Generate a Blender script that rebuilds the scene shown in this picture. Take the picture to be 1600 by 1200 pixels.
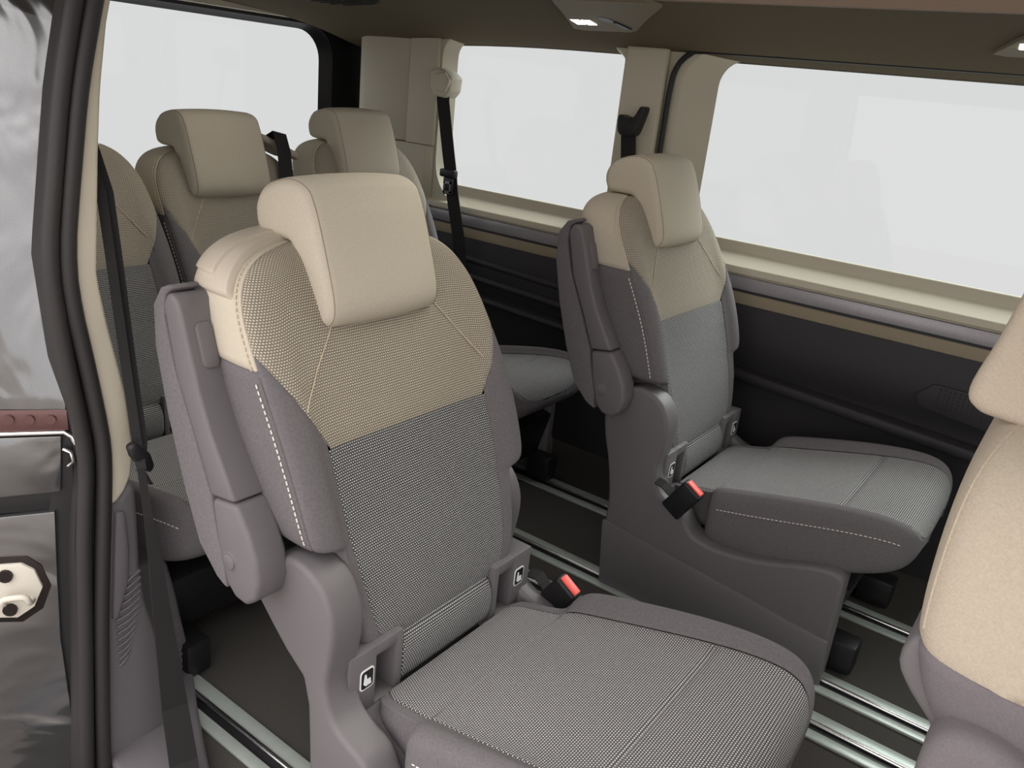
import bpy, bmesh, math, random
import numpy as np
from mathutils import Vector, Matrix

for o in list(bpy.data.objects):
    bpy.data.objects.remove(o)
scn = bpy.context.scene
COL = scn.collection
rnd = random.Random(4)

# ------------------------------------------------------------------ camera
F_PX = 1285.89
RWC = ((0.79804289, 0.59389673, 0.10205013),
       (0.28143371, -0.21758234, -0.93458707),
       (-0.5328439, 0.77456091, -0.34078259))      # world -> camera (x right, y down, z forward)
cd = bpy.data.cameras.new('camera')
cd.sensor_fit = 'HORIZONTAL'
cd.sensor_width = 36.0
cd.lens = F_PX / 1600.0 * 36.0
cd.clip_start = 0.02
cam = bpy.data.objects.new('camera', cd)
COL.objects.link(cam)
rx, ry, rz = [Vector(r) for r in RWC]
cam.matrix_world = Matrix(((rx.x, -ry.x, -rz.x, 0.0), (rx.y, -ry.y, -rz.y, 0.0),
                           (rx.z, -ry.z, -rz.z, 1.145), (0, 0, 0, 1)))
scn.camera = cam

# ------------------------------------------------------------------ world and light
w = bpy.data.worlds.new('overcast'); scn.world = w; w.use_nodes = True
wn = w.node_tree.nodes; wl = w.node_tree.links
wn.clear()
SKY = 1.8
tc = wn.new('ShaderNodeTexCoord'); sp = wn.new('ShaderNodeSeparateXYZ')
rmp = wn.new('ShaderNodeMapRange'); rmp.inputs['From Min'].default_value = 0.12; rmp.inputs['From Max'].default_value = 1.0
rmp.inputs['To Min'].default_value = SKY; rmp.inputs['To Max'].default_value = SKY * 2.2
bg = wn.new('ShaderNodeBackground'); bg.inputs['Color'].default_value = (1.0, 0.96, 0.945, 1)
wo = wn.new('ShaderNodeOutputWorld')
wl.new(tc.outputs['Generated'], sp.inputs[0]); wl.new(sp.outputs['Z'], rmp.inputs['Value'])
wl.new(rmp.outputs[0], bg.inputs['Strength']); wl.new(bg.outputs[0], wo.inputs[0])

sun_d = bpy.data.lights.new('sun', 'SUN'); sun_d.energy = 14.0; sun_d.angle = math.radians(50)
sun_d.color = (0.98, 1.0, 0.95)
sun = bpy.data.objects.new('sun', sun_d); COL.objects.link(sun)
sun.rotation_euler = Vector((-0.25, -0.70, -0.80)).to_track_quat('-Z', 'Y').to_euler()

scn.view_settings.view_transform = 'Standard'
scn.view_settings.look = 'None'
scn.view_settings.exposure = 0.0
scn.view_settings.gamma = 1.0
scn.view_settings.use_curve_mapping = False

# ------------------------------------------------------------------ materials
def srgb(r, g, b):
    def c(v):
        v /= 255.0
        return v / 12.92 if v <= 0.04045 else ((v + 0.055) / 1.055) ** 2.4
    return (c(r), c(g), c(b), 1.0)

class NT:
    def __init__(s, m):
        s.n = m.node_tree.nodes; s.l = m.node_tree.links
    def new(s, t, **kw):
        x = s.n.new(t)
        for k, v in kw.items(): setattr(x, k, v)
        return x
    def lk(s, a, b): s.l.new(a, b)
    def math(s, op, a, b=None, c=None):
        x = s.n.new('ShaderNodeMath'); x.operation = op
        for i, v in enumerate((a, b, c)):
            if v is None: continue
            if isinstance(v, (int, float)): x.inputs[i].default_value = v
            else: s.l.new(v, x.inputs[i])
        return x.outputs[0]

def plain(name, col, rough=0.6, nscale=400, namt=0.12, bump=0.15, metal=0.0, spec=0.4, coat=0.0, sheen=0.0, big=0.0):
    m = bpy.data.materials.new(name); m.use_nodes = True
    t = NT(m); b = t.n['Principled BSDF']
    b.inputs['Roughness'].default_value = rough; b.inputs['Metallic'].default_value = metal
    b.inputs['Specular IOR Level'].default_value = spec
    b.inputs['Coat Weight'].default_value = coat
    b.inputs['Sheen Weight'].default_value = sheen
    co = t.new('ShaderNodeTexCoord')
    nz = t.new('ShaderNodeTexNoise'); nz.inputs['Scale'].default_value = nscale; nz.inputs['Detail'].default_value = 3
    t.lk(co.outputs['Object'], nz.inputs['Vector'])
    mr = t.new('ShaderNodeMapRange'); mr.inputs['From Min'].default_value = .25; mr.inputs['From Max'].default_value = .75
    mr.inputs['To Min'].default_value = 1 - namt; mr.inputs['To Max'].default_value = 1 + namt
    t.lk(nz.outputs['Fac'], mr.inputs['Value'])
    mx = t.new('ShaderNodeMix', data_type='RGBA', blend_type='MULTIPLY'); mx.inputs['Factor'].default_value = 1
    mx.inputs['A'].default_value = col
    t.lk(mr.outputs[0], mx.inputs['B'])
    t.lk(mx.outputs['Result'], b.inputs['Base Color'])
    if bump:
        bp = t.new('ShaderNodeBump'); bp.inputs['Strength'].default_value = bump; bp.inputs['Distance'].default_value = .001
        t.lk(nz.outputs['Fac'], bp.inputs['Height']); t.lk(bp.outputs[0], b.inputs['Normal'])
    return m

def dotted(name, base, dot, ax, pitch=(.0044, .0040), r=.27):
    """woven fabric: small light knots in staggered rows on a darker ground"""
    m = bpy.data.materials.new(name); m.use_nodes = True
    t = NT(m); b = t.n['Principled BSDF']
    b.inputs['Roughness'].default_value = .85; b.inputs['Specular IOR Level'].default_value = .2
    co = t.new('ShaderNodeTexCoord'); s = t.new('ShaderNodeSeparateXYZ'); t.lk(co.outputs['UV' if ax == 'UV' else 'Object'], s.inputs[0])
    if ax == 'UV': ax = ('X', 'Y')
    u = t.math('DIVIDE', s.outputs[ax[0]], pitch[0]); v = t.math('DIVIDE', s.outputs[ax[1]], pitch[1])
    row = t.math('FLOOR', v)
    par = t.math('MULTIPLY', t.math('PINGPONG', row, 1.0), .5)
    fu = t.math('SUBTRACT', t.math('FRACT', t.math('ADD', u, par)), .5)
    fv = t.math('SUBTRACT', t.math('FRACT', v), .5)
    d = t.math('SQRT', t.math('ADD', t.math('MULTIPLY', t.math('MULTIPLY', fu, fu), .72), t.math('MULTIPLY', fv, fv)))
    mr = t.new('ShaderNodeMapRange', interpolation_type='SMOOTHSTEP')
    mr.inputs['From Min'].default_value = r + .10; mr.inputs['From Max'].default_value = r - .10
    t.lk(d, mr.inputs['Value'])
    nz = t.new('ShaderNodeTexNoise'); nz.inputs['Scale'].default_value = 300; t.lk(co.outputs['Object'], nz.inputs['Vector'])
    mn = t.new('ShaderNodeMapRange'); mn.inputs['From Min'].default_value = .3; mn.inputs['From Max'].default_value = .7
    mn.inputs['To Min'].default_value = .8; mn.inputs['To Max'].default_value = 1.1
    t.lk(nz.outputs['Fac'], mn.inputs['Value'])
    mx = t.new('ShaderNodeMix', data_type='RGBA'); mx.inputs['A'].default_value = base; mx.inputs['B'].default_value = dot
    t.lk(t.math('MULTIPLY', mr.outputs[0], mn.outputs[0]), mx.inputs['Factor'])
    t.lk(mx.outputs['Result'], b.inputs['Base Color'])
    bp = t.new('ShaderNodeBump'); bp.inputs['Strength'].default_value = .5; bp.inputs['Distance'].default_value = .0012
    t.lk(mr.outputs[0], bp.inputs['Height']); t.lk(bp.outputs[0], b.inputs['Normal'])
    return m

def twill(name, col):
    m = plain(name, col, .9, 500, .10, .2, spec=.2)
    t = NT(m); b = t.n['Principled BSDF']
    co = t.new('ShaderNodeTexCoord'); wv = t.new('ShaderNodeTexWave', wave_type='BANDS', bands_direction='DIAGONAL')
    wv.inputs['Scale'].default_value = 260; wv.inputs['Distortion'].default_value = 1.0
    t.lk(co.outputs['Object'], wv.inputs['Vector'])
    bp = t.new('ShaderNodeBump'); bp.inputs['Strength'].default_value = .25; bp.inputs['Distance'].default_value = .001
    t.lk(wv.outputs['Fac'], bp.inputs['Height']); t.lk(bp.outputs[0], b.inputs['Normal'])
    return m

def glass(name, tint, refl=.05):
    m = bpy.data.materials.new(name); m.use_nodes = True
    t = NT(m); t.n.clear()
    out = t.new('ShaderNodeOutputMaterial'); tr = t.new('ShaderNodeBsdfTransparent'); gl = t.new('ShaderNodeBsdfGlossy')
    tr.inputs['Color'].default_value = tint; gl.inputs['Roughness'].default_value = .02
    mx = t.new('ShaderNodeMixShader'); mx.inputs['Fac'].default_value = refl
    t.lk(tr.outputs[0], mx.inputs[1]); t.lk(gl.outputs[0], mx.inputs[2]); t.lk(mx.outputs[0], out.inputs[0])
    return m

def glow(name, col, s):
    m = bpy.data.materials.new(name); m.use_nodes = True
    t = NT(m); b = t.n['Principled BSDF']
    b.inputs['Emission Color'].default_value = col; b.inputs['Emission Strength'].default_value = s
    return m

M = {}
M['grey_fabric'] = plain('grey_fabric', srgb(109, 105, 107), .9, 260, .13, .3, spec=.15)
M['grey_plastic'] = plain('grey_plastic', srgb(107, 103, 105), .5, 900, .05, .25, spec=.4)
M['beige_fabric'] = plain('beige_fabric', srgb(196, 187, 170), .85, 300, .05, .15, spec=.2)
M['beige_plastic'] = plain('beige_plastic', srgb(194, 183, 167), .5, 900, .03, .12, spec=.4)
M['mesh_grey'] = dotted('mesh_grey', srgb(68, 67, 69), srgb(206, 205, 204), 'UV')
M['mesh_lumbar'] = dotted('mesh_lumbar', srgb(68, 67, 69), srgb(206, 205, 204), ('Y', 'Z'))
M['mesh_beige'] = dotted('mesh_beige', srgb(130, 121, 107), srgb(216, 208, 192), 'UV')
M['mesh_seat'] = dotted('mesh_seat', srgb(80, 78, 80), srgb(214, 212, 211), 'UV')
M['twill_beige'] = twill('twill_beige', srgb(186, 174, 157))
M['twill_grey'] = twill('twill_grey', srgb(116, 110, 113))
M['thread'] = plain('thread', srgb(232, 226, 218), .8, 900, .03, 0)
M['thread_beige'] = plain('thread_beige', srgb(205, 188, 166), .8, 900, .03, 0)
M['black'] = plain('black_plastic', srgb(30, 29, 31), .45, 900, .05, .1)
M['belt'] = plain('belt_web', srgb(34, 32, 33), .8, 900, .15, .3)
M['rubber'] = plain('rubber', srgb(50, 48, 48), .5, 500, .08, .1, spec=.35)
M['red'] = plain('red_button', srgb(250, 95, 85), .4, 900, .03, 0)
M['alu'] = plain('aluminium', srgb(186, 194, 188), .38, 60, .05, .03, metal=.35)
M['brushed'] = plain('brushed_strip', srgb(160, 156, 160), .35, 200, .08, .05, metal=.35)
M['steel'] = plain('steel', srgb(220, 220, 220), .2, 300, .03, 0, metal=1.0)
M['carpet'] = plain('carpet', srgb(76, 73, 70), .95, 700, .3, .5, spec=.1)
M['headliner'] = plain('headliner', srgb(106, 97, 80), .95, 500, .08, .15, spec=.1)
M['trim_beige'] = plain('trim_beige', srgb(204, 196, 178), .6, 700, .03, .1, spec=.3)
M['roof_trim'] = plain('roof_trim', srgb(138, 120, 105), .7, 700, .03, .1, spec=.3)
M['console'] = plain('console_plastic', srgb(132, 122, 102), .7, 700, .03, .1, spec=.3)
M['trim_olive'] = plain('trim_olive', srgb(150, 138, 118), .6, 700, .03, .1, spec=.3)
M['panel_dark'] = plain('panel_dark', srgb(52, 50, 53), .55, 700, .06, .2, spec=.35)
M['panel_grey'] = plain('panel_grey', srgb(106, 102, 105), .5, 700, .05, .2, spec=.4)
M['paint'] = plain('metallic_paint', srgb(120, 121, 122), .16, 900, .10, 0, metal=.85, coat=.6)
def wavy(m):
    t = NT(m); b = t.n['Principled BSDF']; co = t.new('ShaderNodeTexCoord')
    nz = t.new('ShaderNodeTexNoise'); nz.inputs['Scale'].default_value = 5; nz.inputs['Detail'].default_value = 2; nz.inputs['Distortion'].default_value = 1.5
    t.lk(co.outputs['Object'], nz.inputs['Vector'])
    bp = t.new('ShaderNodeBump'); bp.inputs['Strength'].default_value = .6; bp.inputs['Distance'].default_value = .03
    t.lk(nz.outputs['Fac'], bp.inputs['Height']); t.lk(bp.outputs[0], b.inputs['Normal'])
wavy(M['paint'])
M['paint_red'] = plain('paint_red_brown', srgb(100, 70, 68), .3, 600, .1, 0, metal=.4, coat=.4)
M['white_metal'] = plain('white_metal', srgb(206, 200, 188), .4, 500, .03, .05)
M['dark_metal'] = plain('dark_metal', srgb(52, 46, 46), .4, 500, .05, 0, metal=.7)
M['white'] = plain('white_print', srgb(240, 240, 240), .6, 500, .01, 0)
M['glass_tint'] = glass('glass_tint', (.630, .647, .651, 1), .02)
M['glass_roof'] = glass('glass_roof', (.43, .42, .41, 1), .03)
M['seam'] = plain('seam_shade', srgb(150, 136, 120), .9, 500, .03, 0)  # darker beige paints the thin shadow line along the headrest seam
M['glass_clear'] = glass('glass_clear', (.93, .96, .94, 1), .03)
M['lamp'] = glow('lamp_led', (1, .97, .9, 1), 14)
M['asphalt'] = plain('asphalt', srgb(105, 98, 94), .9, 60, .2, .3)

# ------------------------------------------------------------------ object helpers
def link(name, me, mat, parent=None, smooth=True, ang=38):
    if mat is not None:
        me.materials.clear(); me.materials.append(M[mat])
    if smooth:
        me.polygons.foreach_set('use_smooth', [True] * len(me.polygons))
        try: me.set_sharp_from_angle(angle=math.radians(ang))
        except Exception: pass
    o = bpy.data.objects.new(name, me); COL.objects.link(o)
    if parent is not None: o.parent = parent
    return o

def from_bm(name, bm, mat, parent=None, smooth=True, ang=38):
    bmesh.ops.recalc_face_normals(bm, faces=bm.faces[:])
    me = bpy.data.meshes.new(name); bm.to_mesh(me); bm.free()
    return link(name, me, mat, parent, smooth, ang)

def raw(name, v, f, mat, parent=None, smooth=True, ang=38):
    me = bpy.data.meshes.new(name); me.from_pydata([tuple(map(float, p)) for p in v], [], [tuple(int(i) for i in q) for q in f]); me.update()
    return link(name, me, mat, parent, smooth, ang)

def empty(name, loc=(0, 0, 0)):
    o = bpy.data.objects.new(name, None); COL.objects.link(o); o.location = loc; o.empty_display_size = .1
    return o

def tag(o, label=None, cat=None, group=None, kind=None):
    if label: o['label'] = label
    if cat: o['category'] = cat
    if group: o['group'] = group
    if kind: o['kind'] = kind
    return o

def ax3(axis, p, d):
    """a 2D profile point p and a depth d to 3D; axis = extrusion axis"""
    if axis == 'Y': return (p[0], d, p[1])
    if axis == 'X': return (d, p[0], p[1])
    return (p[0], p[1], d)

def ext_bm(poly, axis, a, b, bevel=0.0, seg=2, bm=None):
    own = bm is None
    t = bmesh.new()
    va = [t.verts.new(ax3(axis, p, a)) for p in poly]; vb = [t.verts.new(ax3(axis, p, b)) for p in poly]
    n = len(poly)
    t.faces.new(va); t.faces.new(vb[::-1])
    for i in range(n): t.faces.new((va[i], vb[i], vb[(i + 1) % n], va[(i + 1) % n]))
    bmesh.ops.recalc_face_normals(t, faces=t.faces[:])
    if bevel:
        es = [e for e in t.edges if len(e.link_faces) == 2 and e.calc_face_angle(0) > math.radians(35)]
        bmesh.ops.bevel(t, geom=es, offset=bevel, segments=seg, affect='EDGES', profile=.5, clamp_overlap=True)
    bmesh.ops.triangulate(t, faces=[f for f in t.faces if len(f.verts) > 4])
    if own: return t
    me = bpy.data.meshes.new('t'); t.to_mesh(me); t.free(); bm.from_mesh(me); bpy.data.meshes.remove(me)
    return bm

def ext(name, poly, axis, a, b, mat, parent=None, bevel=0.0, seg=2, fn=None):
    bm = ext_bm(poly, axis, a, b, bevel, seg)
    if fn:
        for v in bm.verts: v.co = Vector(fn(v.co))
    return from_bm(name, bm, mat, parent)

def box_bm(bm, x0, x1, y0, y1, z0, z1, bevel=0.0, seg=2):
    return ext_bm([(x0, z0), (x1, z0), (x1, z1), (x0, z1)], 'Y', y0, y1, bevel, seg, bm)

def box(name, x0, x1, y0, y1, z0, z1, mat, parent=None, bevel=0.0, seg=2, fn=None):
    bm = bmesh.new(); box_bm(bm, x0, x1, y0, y1, z0, z1, bevel, seg)
    if fn:
        for v in bm.verts: v.co = Vector(fn(v.co))
    return from_bm(name, bm, mat, parent)

def catmull(pts, n=6, closed=False):
    P = [np.array(p, float) for p in pts]; out = []; N = len(P)
    rng = range(N if closed else N - 1)
    for i in rng:
        if closed: p0, p1, p2, p3 = P[(i - 1) % N], P[i], P[(i + 1) % N], P[(i + 2) % N]
        else:
            p1, p2 = P[i], P[i + 1]
            p0 = P[i - 1] if i > 0 else 2 * p1 - p2
            p3 = P[i + 2] if i + 2 < N else 2 * p2 - p1
        for k in range(n):
            t = k / n
            out.append(.5 * ((2 * p1) + (-p0 + p2) * t + (2 * p0 - 5 * p1 + 4 * p2 - p3) * t * t + (-p0 + 3 * p1 - 3 * p2 + p3) * t ** 3))
    if not closed: out.append(P[-1])
    return out

def tube_data(path, r, ns=8, sy=1.0):
    P = [Vector(tuple(map(float, p))) for p in path]; V = []; Fc = []
    up = Vector((0, 0, 1)); prev = None
    for i, p in enumerate(P):
        t = (P[min(i + 1, len(P) - 1)] - P[max(i - 1, 0)]).normalized()
        if prev is None:
            s = t.cross(up)
            if s.length < 1e-3: s = t.cross(Vector((1, 0, 0)))
            s.normalize()
        else:
            s = (prev - t * prev.dot(t)).normalized()
        prev = s; q = t.cross(s)
        for k in range(ns):
            a = 2 * math.pi * k / ns
            V.append(p + s * (math.cos(a) * r) + q * (math.sin(a) * r * sy))
    for i in range(len(P) - 1):
        for k in range(ns):
            Fc.append((i * ns + k, i * ns + (k + 1) % ns, (i + 1) * ns + (k + 1) % ns, (i + 1) * ns + k))
    Fc.append(tuple(range(ns))[::-1]); Fc.append(tuple((len(P) - 1) * ns + k for k in range(ns)))
    return V, Fc

def tube(name, path, r, mat, parent=None, ns=8, sy=1.0):
    V, Fc = tube_data(path, r, ns, sy)
    return raw(name, V, Fc, mat, parent, True, 60)

def stitches(name, path, r, mat, parent, length=.0055, gap=.0035):
    """a row of short threads along a line"""
    P = [np.array(p, float) for p in path]; acc = 0; V = []; Fc = []
    seg = []; L = [0]
    for i in range(len(P) - 1): L.append(L[-1] + np.linalg.norm(P[i + 1] - P[i]))
    def at(s):
        i = min(max(np.searchsorted(L, s) - 1, 0), len(P) - 2)
        t = (s - L[i]) / max(L[i + 1] - L[i], 1e-9); return P[i] * (1 - t) + P[i + 1] * t
    s = 0
    while s + length < L[-1]:
        v, f_ = tube_data([at(s), at(s + length)], r, 5)
        b = len(V); V += v; Fc += [tuple(i + b for i in q) for q in f_]
        s += length + gap
    return raw(name, V, Fc, mat, parent, True, 60)

def strap(name, path, wdir, width, thick, mat, parent=None):
    """flat webbing along a path; wdir = width direction"""
    P = [Vector(tuple(map(float, p))) for p in path]; W = Vector(wdir).normalized(); V = []; Fc = []
    for i, p in enumerate(P):
        t = (P[min(i + 1, len(P) - 1)] - P[max(i - 1, 0)]).normalized()
        n = t.cross(W).normalized()
        wd = width[i] if isinstance(width, (list, tuple)) else width
        for a, b in ((-1, -1), (1, -1), (1, 1), (-1, 1)): V.append(p + W * (a * wd / 2) + n * (b * thick / 2))
    for i in range(len(P) - 1):
        for k in range(4): Fc.append((4 * i + k, 4 * i + (k + 1) % 4, 4 * i + 4 + (k + 1) % 4, 4 * i + 4 + k))
    Fc += [(3, 2, 1, 0), tuple(4 * (len(P) - 1) + k for k in range(4))]
    return raw(name, V, Fc, mat, parent, False)

def bmat(k):
    return np.array([(1 - k) ** 3 / 6, (3 * k ** 3 - 6 * k ** 2 + 4) / 6, (-3 * k ** 3 + 3 * k ** 2 + 3 * k + 1) / 6, k ** 3 / 6])

def bsurf(cage, ru, rv):
    """closed in u, clamped in v, uniform cubic B-spline; returns grid [v][u] of points"""
    A = np.array(cage, float)
    A = np.concatenate([A[:1], A[:1], A, A[-1:], A[-1:]], 0)
    nv, nu, _ = A.shape
    rows = []
    for i in range(nv - 3):
        for k in range(rv): rows.append(sum(w_ * A[i + j] for j, w_ in enumerate(bmat(k / rv))))
    rows.append(sum(w_ * A[nv - 4 + j] for j, w_ in enumerate(bmat(1.0))))
    Rw = np.array(rows); cols = []
    for i in range(nu):
        for k in range(ru):
            cols.append(sum(w_ * Rw[:, (i - 1 + j) % nu] for j, w_ in enumerate(bmat(k / ru))))
    return np.stack(cols, 1)

def grid_faces(nv, nu, cond=None):
    out = []
    for i in range(nv - 1):
        for j in range(nu):
            if cond is None or cond(j): out.append((i * nu + j, i * nu + (j + 1) % nu, (i + 1) * nu + (j + 1) % nu, (i + 1) * nu + j))
    return out

def zone(name, S, cond, planes, mat, parent, pull=.003):
    """the faces of grid S with column condition cond, cut by planes (co, no: the side the normal points to is dropped)"""
    nv, nu, _ = S.shape
    me = bpy.data.meshes.new('t'); me.from_pydata([tuple(p) for p in S.reshape(-1, 3)], [], grid_faces(nv, nu, cond)); me.update()
    bm = bmesh.new(); bm.from_mesh(me); bpy.data.meshes.remove(me)
    idl = bm.verts.layers.int.new('gid')
    for k, v in enumerate(bm.verts): v[idl] = k
    bmesh.ops.delete(bm, geom=[v for v in bm.verts if not v.link_faces], context='VERTS')
    uvl = bm.loops.layers.uv.new('UVMap')
    AU = np.zeros((nv, nu)); d = np.linalg.norm(np.roll(S, -1, 1) - S, axis=2); h = nu // 2
    for j in range(1, h + 1): AU[:, j] = AU[:, j - 1] + d[:, j - 1]
    AU[:, nu - 1] = -d[:, nu - 1]
    for j in range(nu - 2, h, -1): AU[:, j] = AU[:, j + 1] - d[:, j]
    e = np.linalg.norm(S[1:] - S[:-1], axis=2)
    AV = np.concatenate([np.zeros((1, nu)), np.cumsum(e, 0)], 0)
    AV = AV - AV[nv // 2] + AV[nv // 2, 0]
    for f_ in bm.faces:
        for lp in f_.loops:
            i_, j_ = divmod(lp.vert[idl], nu)
            lp[uvl].uv = (AU[i_, j_], AV[i_, j_])
    for co, no in planes:
        bmesh.ops.bisect_plane(bm, geom=bm.verts[:] + bm.edges[:] + bm.faces[:], dist=1e-6, plane_co=co, plane_no=no, clear_outer=True)
    bm.normal_update()
    mv = [(v, v.normal.copy()) for v in bm.verts if any(e.is_boundary for e in v.link_edges)]
    for v, n in mv: v.co -= n * pull
    me = bpy.data.meshes.new(name); bm.to_mesh(me); bm.free()
    return link(name, me, mat, parent, True, 70)

def orient_out(S):
    """flip the grid's u direction so that face normals point outward"""
    c = S.reshape(-1, 3).mean(0); nv, nu, _ = S.shape
    i = nv // 2; s = 0
    for j in range(0, nu, 3):
        a = S[i, (j + 1) % nu] - S[i, j]; b = S[i + 1, j] - S[i, j]
        s += np.dot(np.cross(a, b), S[i, j] - S[i].mean(0))
    return s > 0

def disc(cx, cz, r, n=24, a0=0.0, a1=360.0):
    return [(cx + r * math.cos(math.radians(a0 + (a1 - a0) * k / n)), cz + r * math.sin(math.radians(a0 + (a1 - a0) * k / n))) for k in range(n + (0 if a1 - a0 >= 360 else 1))]

def rrect(x0, x1, y0, y1, r, n=6):
    if not isinstance(r, (list, tuple)): r = [r] * 4
    out = []
    for (cx, cy, a, rr) in ((x1 - r[0], y1 - r[0], 0, r[0]), (x0 + r[1], y1 - r[1], 90, r[1]), (x0 + r[2], y0 + r[2], 180, r[2]), (x1 - r[3], y0 + r[3], 270, r[3])):
        for k in range(n + 1):
            t = math.radians(a + 90 * k / n); out.append((cx + rr * math.cos(t), cy + rr * math.sin(t)))
    return out

# ------------------------------------------------------------------ the cabin shell
def structure(o, label=None):
    o['kind'] = 'structure'
    if label: o['label'] = label
    return o

XR, XF = -2.5, 1.35          # tailgate, dashboard
fl = box('floor', XR, XF, .40, 2.30, -.04, 0, 'carpet'); structure(fl, 'dark carpeted van floor')
gnd = box('pavement', -7, 7, -9, .30, -.62, -.55, 'asphalt'); structure(gnd, 'grey pavement outside the open door')
sl = box('door_sill', -1.1, .35, .30, .42, -.30, -.012, 'panel_grey', fl, .01)

# floor rails: two flat strips, a rounded bead and a dark channel
def rail(y0, y1, label, chain=False):
    root = empty('floor_rail', (0, y0, 0))
    w_ = y1 - y0
    box('channel', -2.3, 1.0, w_ * .28, w_ * .52, .0, .002, 'black', root)
    box('strip', -2.3, 1.0, 0, w_ * .30, .0, .007, 'alu', root, .002)
    box('strip', -2.3, 1.0, w_ * .62, w_, .0, .007, 'alu', root, .002)
    tube('bead', [(-2.3, w_ * .56, .006), (1.0, w_ * .56, .006)], .0055, 'steel', root, 8)
    if chain:
        bm = bmesh.new()
        for k in range(46):
            x = -.55 + k * .0175
            box_bm(bm, x, x + .011, w_ * .33, w_ * .50, .0015, .0065, 0)
        o = from_bm('tooth_row', bm, 'steel', root); tag(o, kind='stuff')
    tag(root, label, 'rail', 'aluminium seat rails in the floor')
rail(.682, .757, 'aluminium floor rail under the nearest seat, running toward the door pillar')
rail(1.447, 1.530, 'aluminium floor rail with a toothed slot, lowest in the picture')
rail(1.597, 1.673, 'aluminium floor rail between the two seats, beside the far seat base')
rail(1.925, 2.006, 'aluminium floor rail farthest from the doorway, passing under the far seat')

# headliner
def zc(y, x=0.0):
    ys = [.42, .50, .62, .72, .86, 1.0, 1.10, 1.40, 1.71, 1.80, 1.95, 2.10, 2.20, 2.27, 2.34]
    zs = [1.26, 1.285, 1.31, 1.325, 1.338, 1.344, 1.347, 1.352, 1.347, 1.342, 1.332, 1.312, 1.290, 1.274, 1.262]
    z = float(np.interp(y, ys, zs))
    if x < -1.5: z -= ((-1.5 - x) / .9) ** 2 * .045
    return z
RX0, RX1, RY0, RY1 = -1.75, .55, 1.09, 1.71
def build_ceiling():
    xs = sorted(set(list(np.linspace(-2.44, XF, 34)) + [RX0, RX1])); ys = sorted(set(list(np.linspace(.42, 2.34, 46)) + [RY0, RY1]))
    V = [(x, y, zc(y, x)) for x in xs for y in ys]; Fc = []; ny = len(ys)
    for i in range(len(xs) - 1):
        for j in range(ny - 1):
            cx, cy = .5 * (xs[i] + xs[i + 1]), .5 * (ys[j] + ys[j + 1])
            if RX0 < cx < RX1 and RY0 < cy < RY1: continue
            Fc.append((i * ny + j, i * ny + j + 1, (i + 1) * ny + j + 1, (i + 1) * ny + j))
    c = raw('ceiling', V, Fc, 'headliner'); structure(c, 'dark olive fabric headliner')
    return c
ceil = build_ceiling()
for (x0, x1, y0, y1) in ((RX0, RX1, RY1, RY1 + .02), (RX0, RX1, RY0 - .02, RY0), (RX0 - .02, RX0, RY0, RY1), (RX1, RX1 + .02, RY0, RY1)):
    box('roof_frame', x0, x1, y0, y1, zc(RY1) - .004, 1.43, 'roof_trim', ceil)
rw = box('window_5', RX0 - .03, RX1 + .03, RY0 - .03, RY1 + .03, 1.430, 1.436, 'glass_roof'); structure(rw, 'tinted glass roof panel')
# outer roof skin keeps the sky out around the glass
for (x0, x1, y0, y1) in ((XR, XF, .36, RY0), (XR, XF, RY1, 2.42), (XR, RX0, RY0, RY1), (RX1, XF, RY0, RY1)):
    box('roof_skin', x0, x1, y0, y1, 1.437, 1.45, 'paint', ceil)

def console(dx, label):
    root = empty('overhead_console', (0, 0, 0))
    def ceilfit(d):
        return lambda v: (v[0] + dx, v[1], zc(v[1], v[0]) - d + v[2])
    def slab(name, poly, t, mat, parent, d=0.0):
        bm = ext_bm(poly, 'Z', -t, 0)
        bmesh.ops.subdivide_edges(bm, edges=bm.edges[:], cuts=2)
        for v in bm.verts: v.co = Vector(ceilfit(d)(v.co))
        return from_bm(name, bm, mat, parent)
    slab('panel', [(-1.36, 2.09), (-1.335, 2.105), (-1.18, 2.095), (-1.15, 2.07), (-.935, 1.78), (-.95, 1.735), (-1.20, 1.735), (-1.225, 1.78)], .007, 'console', root)
    slab('lamp_rim', [(-1.315, 2.035), (-1.238, 2.032), (-1.228, 1.965), (-1.305, 1.965)], .003, 'trim_beige', root, .005)
    for a in (0, 1):
        x0 = -1.306 + a * .034
        slab('lamp_lens', [(x0, 2.022), (x0 + .026, 2.022), (x0 + .031, 1.976), (x0 + .005, 1.976)], .002, 'lamp', root, .008)
    slab('switch', [(-1.185 + .018 * math.cos(t), 1.965 + .028 * math.sin(t)) for t in np.linspace(0, 2 * math.pi, 14)[:-1]], .004, 'black', root, .005)
    slab('hook', [(-1.175, 1.985), (-1.165, 1.985), (-1.155, 2.05), (-1.175, 2.055)], .006, 'black', root, .005)
    tag(root, label, 'lamp', 'overhead lamp consoles')
console(0.0, 'overhead lamp console with lit reading light and black hook above rear side window')
console(1.05, 'overhead reading light at the upper right corner of the picture')
gr = []
for i in range(9):
    for k in range(16):
        t = (k - 7.5) / 8; s = (i - 4) / 4.5
        if t * t + s * s > 1: continue
        x, y = -2.0 - .14 * t, 1.80 + .10 * s
        gr.append((x, y))
bm = bmesh.new()
for x, y in gr:
    z = zc(y, x); ext_bm([(x - .005, y - .006), (x + .005, y - .006), (x + .005, y + .006), (x - .005, y + .006)], 'Z', z - .0025, z + .003, 0, 1, bm)
g = from_bm('speaker_holes', bm, 'black', ceil); tag(g, kind='stuff')

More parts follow.
